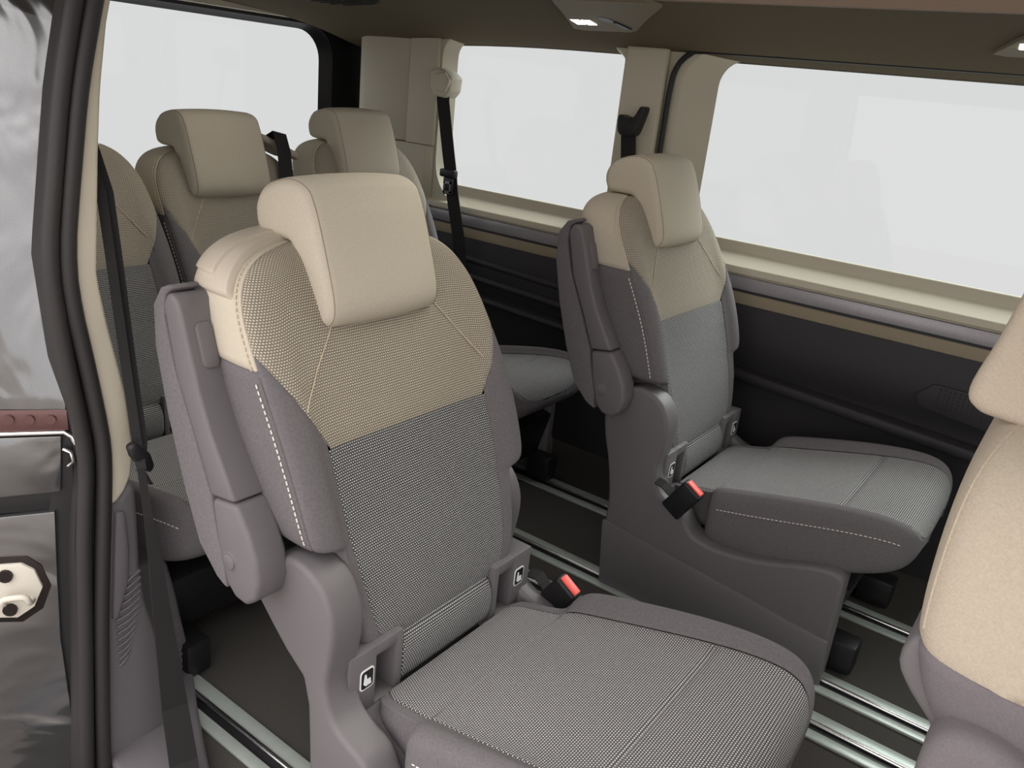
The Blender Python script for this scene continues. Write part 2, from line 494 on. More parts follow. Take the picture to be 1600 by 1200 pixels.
# windows in a side wall
def win_wall(name, rect, loop, loop2, ya, yb, mat, label, axis='Y', glassmat='glass_tint'):
    """flat wall rect with a hole 'loop' at depth ya; reveal to 'loop2' at depth yb; glass there"""
    x0, x1, z0, z1 = rect; A = np.array(loop); n = len(A); c = np.array(((loop[:, 0].min() + loop[:, 0].max()) / 2, (loop[:, 1].min() + loop[:, 1].max()) / 2)) if hasattr(loop, 'min') else A.mean(0)
    out = []
    for p in A:
        d = p - c; t = 1e9
        if d[0] > 1e-9: t = min(t, (x1 - c[0]) / d[0])
        if d[0] < -1e-9: t = min(t, (x0 - c[0]) / d[0])
        if d[1] > 1e-9: t = min(t, (z1 - c[1]) / d[1])
        if d[1] < -1e-9: t = min(t, (z0 - c[1]) / d[1])
        out.append(c + d * t)
    out = np.array(out)
    for k in ((x0, z0), (x1, z0), (x1, z1), (x0, z1)):
        i = np.argmin(((out - np.array(k)) ** 2).sum(1)); out[i] = k
    V = [ax3(axis, p, ya) for p in out] + [ax3(axis, p, ya) for p in A]
    B = np.array(loop2)
    mid = .5 * (A + B); s = math.copysign(.006, yb - ya)
    V += [ax3(axis, a_ * .93 + b_ * .07, ya + s) for a_, b_ in zip(A, B)]
    V += [ax3(axis, p, yb) for p in B]
    Fc = []
    for r in range(3):
        for i in range(n): Fc.append((r * n + i, r * n + (i + 1) % n, (r + 1) * n + (i + 1) % n, (r + 1) * n + i))
    o = raw(name, V, Fc, mat, None, True, 60); structure(o, label)
    s2 = math.copysign(.004, yb - ya)
    pane = ext('pane', [tuple(p) for p in (B - c) * 1.01 + c], axis, yb + s2 * .2, yb + s2 * 1.2, glassmat, o)
    return o
def RR(*a): return np.array(rrect(*a, 8))

WY = 2.262
win_wall('window_1', (-2.13, -1.13, .69, 1.31), RR(-1.985, -1.275, .720, 1.278, [.06, .07, .15, .05]), RR(-1.965, -1.300, .752, 1.268, [.055, .06, .13, .05]), WY, 2.32, 'trim_beige',
         'rear side window with rounded corners and pale trim')
win_wall('window_2', (-1.13, .62, .69, 1.31), RR(-1.095, .55, .720, 1.282, [.05, .09, .13, .05]), RR(-1.005, .52, .752, 1.268, [.05, .07, .12, .05]), WY, 2.32, 'trim_beige',
         'large side window of the far door')
# outer shell outside the far wall
for (x0, x1, z0, z1) in ((XR, XF, -.3, .78), (XR, XF, 1.285, 1.437), (XR, -1.99, .78, 1.285), (-1.27, -1.03, .78, 1.285), (.53, .75, .78, 1.285)):
    pass

def pl(*p): return list(p)
wl_ = ext('wall_left', pl((2.252, .622), (2.246, .60), (2.240, .54), (2.244, .48), (2.262, .45), (2.272, .42), (2.276, 0.0), (2.40, 0.0), (2.40, .76), (2.31, .76), (2.262, .70)), 'X', XR, XF, 'panel_dark')
structure(wl_, 'dark lower side panel with ledge, below the far windows')
def along(name, prof, mat, x0=-2.12, x1=.62, bevel=.004): return ext(name, prof, 'X', x0, x1, mat, wl_, bevel, 2)
along('sill', pl((2.318, .790), (2.309, .790), (2.302, .758), (2.246, .729), (2.243, .710), (2.262, .706), (2.318, .706)), 'trim_beige')
along('metal_strip', pl((2.254, .702), (2.252, .666), (2.275, .664), (2.275, .704)), 'brushed', bevel=.002)
along('lower_strip', pl((2.252, .658), (2.249, .626), (2.275, .622), (2.275, .660)), 'trim_olive', bevel=.003)
# sloping ledge along the door panel and the speaker cover
def slope(v): return (v[0], v[1], v[2] - .056 * (v[0] + .77))
ext('ledge', pl((2.236, .440), (2.232, .425), (2.236, .412), (2.275, .405), (2.275, .447)), 'X', -1.05, .55, 'panel_dark', wl_, .003, 2, slope)
sp_ = ext('speaker_cover', pl((-.29, .512), (-.255, .548), (.10, .548), (.12, .50), (.10, .44), (-.28, .480)), 'Y', 2.235, 2.2415, 'panel_dark', wl_, .004, 2)
bm = bmesh.new()
for i in range(28):
    for k in range(6):
        x, z = -.24 + i * .0115, .488 + k * .0095
        ext_bm([(x, z), (x + .005, z), (x + .005, z + .005), (x, z + .005)], 'Y', 2.2335, 2.236, 0, 1, bm)
tag(from_bm('speaker_holes', bm, 'black', wl_), kind='stuff')
for z in (.56, .50, .43):
    ext('ledge', pl((2.238, z), (2.232, z - .012), (2.238, z - .022), (2.272, z - .03), (2.272, z + .01)), 'X', -2.1, -1.12, 'panel_dark', wl_, .003, 2, lambda v: (v[0], v[1], v[2] - .04 * (v[0] + 1.6)))
# body skin outside, in pieces around the glass
for (x0, x1, z0, z1) in ((XR, XF, -.3, .76), (XR, XF, 1.30, 1.45), (XR, -2.06, .76, 1.30), (-1.25, -1.09, .76, 1.30), (.56, .74, .76, 1.30)):
    box('body_skin', x0, x1, 2.34, 2.42, z0, z1, 'paint', wl_)
# C pillar cover between the windows, black door seal round the far door
box('pillar_cover', -1.272, -1.135, 2.236, 2.264, .745, 1.285, 'trim_beige', wl_, .012, 3)
sealp = catmull([(-1.122, 2.250, .75), (-1.120, 2.250, 1.0), (-1.119, 2.250, 1.17), (-1.108, 2.250, 1.235), (-1.075, 2.250, 1.272), (-1.03, 2.250, 1.283), (-.8, 2.250, 1.284), (.6, 2.250, 1.286)], 6)
tube('door_seal', sealp, .0085, 'black', wl_, 8)
box('door_frame', .62, .80, 2.24, 2.34, .0, 1.31, 'trim_beige', wl_, .01)

# D pillar and the rear corner
ext('corner_pillar', [(-2.125, 2.256), (-2.14, 2.250), (-2.30, 2.212), (-2.34, 2.222), (-2.34, 2.40), (-2.125, 2.40)], 'Z', .915, 1.262, 'trim_beige', wl_, .006)
ext('corner_trim', [(-1.995, 2.256), (-2.02, 2.236), (-2.14, 2.236), (-2.30, 2.200), (-2.34, 2.21), (-2.34, 2.40), (-2.10, 2.40), (-2.10, 2.264), (-1.995, 2.264)], 'Z', .70, .912, 'trim_beige', wl_, .01)
ext('pillar_cover', [(-1.992, 2.262), (-1.995, 2.250), (-2.125, 2.250), (-2.13, 2.262)], 'Z', .913, 1.265, 'trim_beige', wl_, .004)
win_wall('window_3', (.40, 2.44, .30, 1.33), RR(.62, 2.225, .73, 1.270, .11), RR(.66, 2.185, .76, 1.252, .10), -2.49, -2.52, 'black',
         'wide rear window of the tailgate', 'X')
rearw = box('wall_rear', -2.53, -2.50, .36, 2.42, -.3, .33, 'panel_dark'); structure(rearw, 'dark lower tailgate panel')
box('roof_header', -2.47, -2.44,   .42, 2.36, 1.279, 1.40, 'trim_beige', rearw, .008)
box('roof_header', -2.53, -2.49, .36, 2.42, 1.325, 1.45, 'paint', rearw)
for y0, y1 in ((2.39, 2.42), (.36, .42)):
    box('body_side', -2.53, -2.30, y0, y1, .0, 1.45, 'paint', rearw)

# ---- door side: rear quarter, painted jamb, seal and pillar trim
wr = ext('wall_right', [(-1.30, .36), (-1.30, .46), (XR, .46), (XR, .36)], 'Z', -.30, .76, 'panel_grey'); structure(wr, 'door side rear quarter with painted jamb')
win_wall('window_4', (-2.48, -1.20, .74, 1.31), RR(-1.985, -1.32, .775, 1.278, .07), RR(-1.965, -1.335, .79, 1.268, .07), .455, .40, 'trim_beige', 'side window behind the open door pillar')
box('roof_rail', XR, XF, .36, .46, 1.29, 1.45, 'paint', wr)
for (x0, x1) in ((-2.5, -1.99), (-1.32, -1.24)): box('body_skin', x0, x1, .36, .40, .76, 1.30, 'paint', wr)

def sheet(name, pts, n, thick, mat, parent, bevel=.002):
    """planar outline extruded backwards along -n"""
    N = Vector(n).normalized(); bm = bmesh.new()
    a = [bm.verts.new(p) for p in pts]; b = [bm.verts.new(Vector(p) - N * thick) for p in pts]; k = len(pts)
    bm.faces.new(a); bm.faces.new(b[::-1])
    for i in range(k): bm.faces.new((a[i], b[i], b[(i + 1) % k], a[(i + 1) % k]))
    bmesh.ops.recalc_face_normals(bm, faces=bm.faces[:])
    if bevel:
        es = [e for e in bm.edges if e.calc_face_angle(0) > .6]
        bmesh.ops.bevel(bm, geom=es, offset=bevel, segments=2, affect='EDGES', profile=.5, clamp_overlap=True)
    bmesh.ops.triangulate(bm, faces=[f for f in bm.faces if len(f.verts) > 4])
    return from_bm(name, bm, mat, parent)
NU, NL = (1, -.8, .25), (1, -.8, 0)
sheet('jamb_panel', [(-1.175, .601, 1.204), (-1.178, .585, 1.161), (-1.173, .563, 1.073), (-1.162, .536, .945), (-1.156, .524, .881), (-1.148, .519, .834), (-1.128, .518, .748), (-1.111, .518, .68), (-1.106, .515, .653),
                     (-1.22, .372, .653), (-1.31, .43, 1.19)], NU, .02, 'paint', wr)
st_ = sheet('rivet_strip', [(-1.222, .373, .651), (-1.107, .517, .653), (-1.106, .517, .621), (-1.222, .372, .617)], NL, .02, 'paint_red', wr)
for p in ((-1.152, .46, .639), (-1.136, .48, .639), (-1.119, .501, .639)):
    q = Vector(p); N = Vector(NL).normalized()
    V, Fc = tube_data([q - N * .004, q + N * .003, q + N * .0045], .0065, 12); raw('rivet', V, Fc, 'paint_red', st_, True, 30)
tube('bright_edge', [(-1.222, .372, .613), (-1.11, .512, .6185), (-1.104, .519, .612), (-1.101, .523, .600)], .0035, 'steel', wr, 8)
sheet('jamb_panel', [(-1.222, .371, .608), (-1.113, .509, .612), (-1.117, .503, .524), (-1.222, .372, .508)], NL, .02, 'paint', wr)
sheet('slide_gap', [(-1.235, .37, .512), (-1.123, .51, .526), (-1.123, .51, .490), (-1.235, .37, .480)], NL, .02, 'black', wr)
sheet('jamb_panel', [(-1.222, .373, .477), (-1.124, .495, .491), (-1.127, .491, .381), (-1.13, .488, .265), (-1.127, .491, .141), (-1.125, .493, -.06), (-1.222, .373, -.06)], NL, .02, 'paint', wr)
sheet('jamb_edge', [(-1.122, .514, .62), (-1.113, .523, .603), (-1.115, .520, .49), (-1.120, .514, .38), (-1.121, .513, .251), (-1.124, .508, .10), (-1.124, .508, -.06), (-1.14, .488, -.06), (-1.14, .485, .241), (-1.14, .485, .382), (-1.135, .492, .491)], NL, .02, 'black', wr)
tube('edge_clip', [(-1.112, .510, .592), (-1.104, .516, .588), (-1.102, .518, .574), (-1.108, .513, .566)], .0035, 'steel', wr, 6)
N = Vector(NL).normalized()
off = lambda p, d: tuple(Vector(p) + N * d)
sk = sheet('striker', [off(p, .006) for p in [(-1.200, .398, .400), (-1.173, .433, .408), (-1.155, .456, .409), (-1.145, .469, .397), (-1.140, .476, .366), (-1.148, .465, .333), (-1.163, .446, .315), (-1.185, .420, .317), (-1.200, .398, .325)]], NL, .008, 'white_metal', wr, .002)
sheet('striker_seat', [off(p, .0015) for p in [(-1.205, .393, .412), (-1.173, .434, .419), (-1.150, .462, .419), (-1.139, .476, .402), (-1.133, .484, .366), (-1.142, .473, .326), (-1.160, .450, .304), (-1.185, .420, .306), (-1.205, .393, .318)]], NL, .004, 'dark_metal', sk, .001)
for p in ((-1.168, .439, .391), (-1.168, .440, .332)):
    q = Vector(p)
    V, Fc = tube_data([q + N * .004, q + N * .009, q + N * .011], .010, 12); raw('bolt', V, Fc, 'dark_metal', sk, True, 30)
tube('loop', catmull([off((-1.170, .437, .350), .006), off((-1.170, .437, .352), .022), off((-1.168, .440, .362), .026), off((-1.152, .460, .364), .026), off((-1.149, .464, .352), .022), off((-1.149, .464, .346), .006)], 5), .0048, 'white_metal', sk, 8)

# rubber seal: two ribs round the door opening
so = [(1.30, .585), (1.185, .553), (1.086, .530), (.875, .496), (.734, .504), (.574, .521), (.443, .506), (.276, .498), (.034, .481), (-.06, .476)]
si = [(1.30, .628), (1.16, .591), (1.088, .572), (.927, .546), (.871, .539), (.812, .540), (.716, .557), (.589, .573), (.474, .565), (.289, .547), (.085, .536), (-.06, .531)]
trm = [(1.30, .64), (1.167, .604), (1.084, .590), (1.009, .582), (.868, .570), (.839, .568), (.76, .580), (.658, .599), (.569, .605), (.515, .597), (.488, .572)]
def itp(tab, z): zz = [t[0] for t in tab][::-1]; return float(np.interp(z, zz, [t[1] for t in tab][::-1]))
zs = np.linspace(1.29, -.055, 46)
sroot = empty('door_seal', (-1.10, .52, -.055))
for fr, rr_, xx in ((.26, .0115, -1.098), (.74, .0115, -1.094)):
    pth = [(xx + 1.10, itp(so, z) * (1 - fr) + itp(si, z) * fr - .52, z + .055) for z in zs]
    pth = [tuple(np.mean([pth[max(0, min(len(pth) - 1, i + k))] for k in (-1, 0, 1)], 0)) for i in range(len(pth))]
    tube('rib', pth, rr_, 'rubber', sroot, 12)
ext('backing', [(itp(so, z) + .004 - .52, z + .055) for z in zs] + [(itp(si, z) - .003 - .52, z + .055) for z in zs[::-1]], 'X', -.03, -.004, 'rubber', sroot)
tag(sroot, 'black ribbed rubber seal curving down the door opening', 'seal')

zt = list(np.linspace(1.30, .505, 36)) + [.495, .488]
tp = ext('trim_1', [(itp(si, z) - .006, z) for z in zt] + [(itp(trm, z), z) for z in zt[::-1]], 'X', -1.30, -1.094, 'trim_beige', None, .006, 3); structure(tp, 'beige door pillar trim beside the rubber seal')
lowp = [(.560, .487), (.580, .489), (.600, .520), (.608, .50), (.609, .44), (.608, .36), (.614, .29), (.630, .22), (.642, .12), (.650, 0.0), (.650, -.055), (.53, -.055), (.534, .085), (.545, .289), (.560, .44)]
tl = ext('trim_2', lowp, 'X', -1.32, -1.100, 'panel_grey', None, .010, 3); structure(tl, 'grey ribbed lower pillar trim')
ext('facet', [(.570, .474), (.585, .470), (.588, .40), (.583, .34), (.565, .285), (.553, .283), (.560, .36)], 'X', -1.11, -1.0935, 'panel_grey', tl, .006, 2)
for k in range(13):
    z = .345 - k * .0125; y0 = .560 - k * .0006; y1 = .606 - .0008 * k * k * .25
    tube('rib', [(-1.0985, y0 + .003 * k * .2, z - .004), (-1.0975, (y0 + y1) / 2, z - .001), (-1.101, y1, z + .006)], .0028, 'panel_grey', tl, 6)
wa = ext('wheel_trim', [(.60, .30), (.660, .290), (.715, .275), (.728, .21), (.742, .12), (.755, .04), (.765, 0.0), (.60, 0.0)], 'X', -1.42, -1.20, 'panel_grey', tl, .012, 3)
for k in range(10):
    z = .02 + k * .014
    tube('rib', [(-1.199, .712 + .012 * (1 - k / 10), z - .006), (-1.199, .730 + .010 * (1 - k / 10), z)], .002, 'panel_grey', wa, 6)

ext('sill_trim', [(-1.30, .55), (-1.30, .775), (-1.215, .762), (-1.087, .692), (-.958, .628), (-.80, .56), (-.80, .50), (-1.09, .53)], 'Z', .0, .022, 'panel_grey', tl, .008, 3)

# front of the cabin, outside the frame
fr = box('wall_front', XF, XF + .05, .36, 2.42, -.3, .72, 'panel_dark'); structure(fr, 'dashboard side of the cabin')
fd = box('door_1', .36, XF, .36, .44, -.30, .72, 'panel_dark'); structure(fd, 'closed front door beside the front seat')
box('pillar', .32, .42, .36, .46, -.1, 1.30, 'panel_grey', fd, .01)
def pane_box(n, x0, x1, y0, y1, z0, z1, lab):
    structure(box(n, x0, x1, y0, y1, z0, z1, 'glass_clear'), lab)
pane_box('window_6', .40, XF, .395, .40, .72, 1.29, 'front door window beside the front seat')
pane_box('window_7', .74, XF, 2.36, 2.365, .76, 1.30, 'far front door window')
pane_box('window_8', XF + .02, XF + .025, .40, 2.38, .72, 1.44, 'windscreen')

# ---- seat belts on the pillars
b1 = empty('seat_belt', (-1.93, 2.22, .40))
def rel(P, o): return [tuple(Vector(p) - Vector(o)) for p in P]
o1 = (-1.93, 2.22, .40)
strap('webbing', rel([(-1.930, 2.214, 1.12), (-1.920, 2.204, 1.07), (-1.875, 2.2, .90), (-1.862, 2.2, .85), (-1.848, 2.2, .78), (-1.80, 2.2, .62), (-1.77, 2.2, .45)], o1), (1, .25, 0), .046, .003, 'belt', b1)
ext('belt_guide', [(p[0] + 1.93, p[1] - .40) for p in [(-1.975, 1.158), (-1.945, 1.172), (-1.915, 1.165), (-1.880, 1.145), (-1.885, 1.10), (-1.905, 1.078), (-1.955, 1.082), (-1.972, 1.11)]], 'Y', -.030, .035, 'trim_beige', b1, .008, 3)
ext('guide_cover', [(p[0] + 1.93, p[1] - .40) for p in [(-1.945, 1.150), (-1.905, 1.160), (-1.880, 1.135), (-1.895, 1.095), (-1.940, 1.098)]], 'Y', -.040, -.024, 'trim_beige', b1, .006, 3)
box('stopper', .030, .098, -.034, -.012, .425, .452, 'black', b1, .006)
ext('tongue', [(.052, .368), (.092, .372), (.092, .425), (.050, .425)], 'Y', -.033, -.026, 'black', b1, .002)
bm = bmesh.new()
for q in ((.054, .061, .375, .415), (.081, .088, .375, .415), (.054, .088, .372, .381), (.054, .088, .405, .414)): box_bm(bm, q[0], q[1], -.036, -.032, q[2], q[3])
from_bm('latch_plate', bm, 'steel', b1)
tag(b1, 'black seat belt hanging on the far corner pillar left of the rear side window', 'seat belt', 'pillar seat belts')

o2 = (-1.19, 2.22, .70)
b2 = empty('seat_belt', o2)
strap('webbing', rel([(-1.215, 2.222, 1.09), (-1.212, 2.215, 1.05), (-1.195, 2.212, .95), (-1.18, 2.212, .80), (-1.17, 2.214, .70)], o2), (1, .2, 0), .044, .003, 'belt', b2)
ext('belt_guide', [(p[0] + 1.19, p[1] - .70) for p in catmull([(-1.240, 1.095), (-1.243, 1.065), (-1.232, 1.040), (-1.190, 1.040), (-1.175, 1.075), (-1.165, 1.118), (-1.178, 1.120), (-1.192, 1.094), (-1.21, 1.087)], 3, True)], 'Y', -.022, .02, 'black', b2, .004)
tag(b2, 'short black belt strap and hook on the pillar between the two far windows', 'seat belt', 'pillar seat belts')

o3 = (-1.0, .57, .0)
b3 = empty('seat_belt', o3)
strap('webbing', rel([(-1.160, 0.585, 1.05), (-1.118, 0.593, 0.950), (-1.105, 0.593, 0.865), (-1.080, 0.591, 0.721), (-1.050, 0.585, 0.603), (-1.02, .573, .572)], o3), (.45, 1, 0), .013, .003, 'belt', b3)
strap('webbing', rel([(-1.160, 0.598, 1.05), (-1.125, 0.608, 0.949), (-1.112, 0.608, 0.862), (-1.087, 0.605, 0.716), (-1.055, 0.598, 0.597), (-1.02, .573, .572)], o3), (.45, 1, 0), .011, .003, 'belt', b3)
strap('webbing', rel([(-1.02, .572, .575), (-1.005, .571, .50), (-1.0, .577, .40), (-1.0, .585, .28), (-.995, .592, .15), (-.965, .585, .06), (-.915, .560, .026)], o3), (.3, 1, 0), [.010, .012, .021, .030, .040, .044, .046], .003, 'belt', b3)
ext('tongue', [(p[0] - .57, p[1]) for p in [(.562, .606), (.574, .612), (.594, .588), (.600, .566), (.592, .556), (.578, .570), (.566, .590)]], 'X', -.045, -.028, 'black', b3, .005)
ext('latch_plate', [(p[0] - .57, p[1]) for p in [(.574, .566), (.588, .560), (.600, .533), (.592, .535), (.582, .545)]], 'X', -.040, -.036, 'steel', b3, .001)
tag(b3, 'black seat belt hanging with metal tongue beside the door pillar', 'seat belt', 'pillar seat belts')

# ------------------------------------------------------------------ seats (local frame: x forward, y left, z up, origin on the floor)
def lean(z): return -max(0.0, z - .28) * .062
RU, RV = 8, 6
BROWS = [  # z, half width, insert half width, front centre x, front bolster x, back x
    (.305, .12, .10, -.085, -.085, -.14), (.315, .165, .14, -.068, -.070, -.17), (.335, .185, .150, -.062, -.062, -.185),
    (.38, .195, .163, -.066, -.064, -.20), (.46, .200, .172, -.086, -.078, -.22), (.497, .20, .175, -.099, -.088, -.235),
    (.507, .201, .176, -.102, -.090, -.238), (.511, .240, .176, -.104, -.086, -.24), (.522, .250, .177, -.107, -.084, -.245),
    (.60, .252, .178, -.131, -.106, -.27), (.68, .252, .177, -.157, -.138, -.305), (.75, .249, .175, -.184, -.176, -.335),
    (.80, .245, .172, -.206, -.203, -.358), (.838, .236, .165, -.226, -.226, -.374), (.868, .215, .15, -.243, -.243, -.380),
    (.890, .180, .12, -.258, -.258, -.378), (.901, .12, .09, -.275, -.275, -.365), (.904, .04, .03, -.295, -.295, -.340)]

def back_ring(z, W, I, Fc, Fb, B):
    h = [(0, Fc), (.5 * I, Fc), (I - .014, Fc), (I + .012, Fc + .35 * (Fb - Fc)), (max(W - .045, I + .02), Fb), (W - .006, Fb - .006),
         (W, Fb - .034), (W, .5 * (Fb + B)), (W - .005, B + .03), (W - .035, B), (.5 * W, B), (0, B)]
    ring = h + [(-y, x) for y, x in h[-2:0:-1]]
    return [(x, y + lean(z), z) for y, x in ring]

SB = bsurf([back_ring(*r) for r in BROWS], RU, RV)
NB = SB.shape[1]
PIP, INS = int(5.5 * RU), int(2.5 * RU)
front = lambda j: j < PIP or j >= NB - PIP
insert = lambda j: j < INS or j >= NB - INS
wingR = lambda j: INS <= j < PIP
wingL = lambda j: NB - PIP <= j < NB - INS

def surf_pt(S, a, b, ia, ib, cond, off):
    """point of grid S closest to given two coordinates among allowed columns, lifted off the surface"""
    nv, nu, _ = S.shape
    js = [j for j in range(nu) if cond(j)]
    sub = S[:, js]
    d = (sub[:, :, ia] - a) ** 2 + (sub[:, :, ib] - b) ** 2
    idx = np.argsort(d.ravel())[:4]; pts = sub.reshape(-1, 3)[idx]; ws = 1 / (np.sqrt(d.ravel()[idx]) + 1e-5)
    p = (pts * ws[:, None]).sum(0) / ws.sum(); p = p.copy(); p[ia] = a; p[ib] = b
    return p + np.array(off)

def colpath(S, j, z0, z1, off=(0, 0, 0), k=2):
    c = S[:, j % S.shape[1]]; sel = [p for p in c if z0 <= p[k] <= z1]
    return [p + np.array(off) for p in sel]

DIVZ, SIDEZ = .640, .755
def build_backrest(root):
    I0 = .170; l0 = lean(DIVZ)
    dR = ((0, I0 + l0, DIVZ), (0, .114, -.068)); dL = ((0, -I0 + l0, DIVZ), (0, -.114, -.068))
    neg = lambda p: (p[0], tuple(-c for c in p[1]))
    notf = lambda j: not front(j)
    back = zone('backrest', SB, notf, [((0, 0, SIDEZ), (0, 0, 1))], 'grey_fabric', root)
    zone('shoulder_cover', SB, notf, [((0, 0, SIDEZ), (0, 0, -1))], 'beige_fabric', back)
    zone('upper_panel', SB, front, [((0, 0, DIVZ), (0, 0, -1)), dR, dL], 'mesh_beige', back, .002)
    zone('lower_panel', SB, insert, [((0, 0, DIVZ), (0, 0, 1))], 'mesh_grey', back, .002)
    zone('bolster', SB, wingR, [neg(dR)], 'grey_fabric', back, .002)
    zone('bolster', SB, wingL, [neg(dL)], 'grey_fabric', back, .002)
    for s in (1, -1):
        j = PIP if s > 0 else NB - PIP
        tube('piping', colpath(SB, j, .52, SIDEZ, (-.001, s * -.001, 0)), .0024, 'grey_fabric', back, 6)
        tube('piping', colpath(SB, j, SIDEZ - .004, .893, (-.001, s * -.001, 0)), .0024, 'beige_fabric', back, 6)
        stitches('stitching', colpath(SB, j, .525, SIDEZ - .005, (-.006, s * .0035, 0)), .0011, 'thread', back)
        stitches('stitching', colpath(SB, j, SIDEZ, .888, (-.006, s * .0035, 0)), .0011, 'thread_beige', back)
        pth = [surf_pt(SB, s * (.095 + .10 * t) + lean(.8), .815 - .115 * t, 1, 2, front, (.0012, 0, 0)) for t in np.linspace(0, 1, 9)]
        tube('seam', pth, .0009, 'thread_beige', back, 5)
    return back

def offset_poly(P, d):
    """inward offset of a closed CCW/CW polygon by d"""
    A = np.array(P); n = len(A)
    area = sum(A[i][0] * A[(i + 1) % n][1] - A[(i + 1) % n][0] * A[i][1] for i in range(n))
    T = np.roll(A, -1, 0) - np.roll(A, 1, 0); T /= np.linalg.norm(T, axis=1)[:, None] + 1e-9
    Nn = np.stack([-T[:, 1], T[:, 0]], 1) * (1 if area > 0 else -1)
    return A + Nn * d

def puff(name, prof, y0, y1, r, mat, parent, fn=None, nr=5, mid=8, axis='Y'):
    """closed profile swept along an axis with rounded ends"""
    seq = []
    for k in range(nr + 1):
        a = math.pi / 2 * k / nr; seq.append((y0 + r - r * math.cos(a), r - r * math.sin(a)))
    for k in range(1, mid): seq.append((y0 + r + (y1 - y0 - 2 * r) * k / mid, 0))
    for k in range(nr, -1, -1):
        a = math.pi / 2 * k / nr; seq.append((y1 - r + r * math.cos(a), r - r * math.sin(a)))
    V = []; n = len(prof)
    for y, d in seq:
        for p in offset_poly(prof, d): V.append(ax3(axis, p, y))
    if fn: V = [fn(v) for v in V]
    Fc = grid_faces(len(seq), n)
    bm = bmesh.new(); vs = [bm.verts.new(v) for v in V]
    for q in Fc: bm.faces.new([vs[i] for i in q])
    bm.faces.new([vs[i] for i in range(n)]); bm.faces.new([vs[(len(seq) - 1) * n + i] for i in range(n)])
    bmesh.ops.triangulate(bm, faces=[f for f in bm.faces if len(f.verts) > 4])
    return from_bm(name, bm, mat, parent, True, 50)

HPROF = catmull([(-.222, .789), (-.203, .802), (-.199, .83), (-.217, .89), (-.243, .958), (-.262, .983), (-.30, .990), (-.350, .974), (-.370, .945),
                 (-.366, .914), (-.352, .903), (-.31, .902), (-.291, .898), (-.280, .875), (-.266, .83), (-.250, .797), (-.238, .789)], 4, True)
def build_headrest(root):
    yc = -.040
    def fn(v):
        t = (v[1] - yc) / .116
        bul = .008 * (1 - t * t) if v[0] > -.245 and v[2] < .985 else .004 * (1 - t * t)
        return (v[0] + bul + .006, v[1], v[2] + (.006 * (1 - t * t) if v[2] > .97 else 0))
    h = puff('headrest', HPROF, yc - .116, yc + .116, .016, 'beige_fabric', root, fn)
    for s in (-1, 1):
        pr_ = [fn((p[0], yc + s * .1075, p[1])) for p in offset_poly(HPROF, .0019)]
        tube('seam', pr_[2:36], .0008, 'seam', h, 5)
        tube('post', [(-.325, yc + s * .05, .93), (-.318, yc + s * .05, .86)], .006, 'steel', h, 8)
    return h

CROWS = [  # x, top z, wing rise, half width, insert half, bottom z
    (-.045, .250, 0, .17, .15, .20), (-.03, .258, 0, .185, .165, .19), (.0, .264, 0, .190, .168, .18), (.045, .274, .0, .193, .172, .175),
    (.060, .277, .004, .196, .176, .172), (.066, .279, .022, .236, .178, .170), (.085, .284, .030, .244, .182, .166), (.14, .296, .032, .246, .186, .165),
    (.22, .316, .032, .247, .190, .172), (.30, .336, .030, .247, .194, .195), (.37, .352, .026, .245, .196, .218), (.43, .362, .020, .240, .194, .240),
    (.468, .360, .014, .228, .188, .258), (.488, .345, .008, .205, .175, .275), (.497, .325, .003, .175, .155, .295), (.498, .31, 0, .08, .07, .305)]
def cush_ring(x, T, g, W, I, B):
    h = [(0, T), (.5 * I, T), (I - .012, T), (I + .014, T + .6 * g), (max(W - .03, I + .018), T + g), (W - .004, T + g - .006), (W, T + g - .024), (W, .5 * (T + B)),
         (W - .006, B + .012), (W - .03, B), (.5 * W, B), (0, B)]
    ring = h + [(-y, z) for y, z in h[-2:0:-1]]
    return [(x, -y, z) for y, z in ring]
SC = bsurf([cush_ring(*r) for r in CROWS], RU, RV)
CPIP = int(4.5 * RU)
def build_cushion(root):
    top = lambda j: j < INS or j >= NB - INS
    side = lambda j: not top(j)
    c = zone('seat_cushion', SC, side, [], 'grey_fabric', root, .002)
    cuts = (.062, .330)
    zone('cushion_panel', SC, top, [((cuts[0], 0, 0), (1, 0, 0))], 'mesh_seat', c, .004)
    zone('cushion_panel', SC, top, [((cuts[0], 0, 0), (-1, 0, 0)), ((cuts[1], 0, 0), (1, 0, 0))], 'mesh_seat', c, .004)
    zone('cushion_panel', SC, top, [((cuts[1], 0, 0), (-1, 0, 0))], 'mesh_seat', c, .004)
    for s in (1, -1):
        j = int(6.35 * RU) if s < 0 else NB - int(6.35 * RU)
        p = colpath(SC, j, .09, .47, (0, s * .0012, -.004), 0)
        stitches('stitching', p, .0010, 'thread', c)
        tube('seam', [q - np.array((0, s * .0010, .003)) for q in p], .0010, 'grey_fabric', c, 5)
    return c

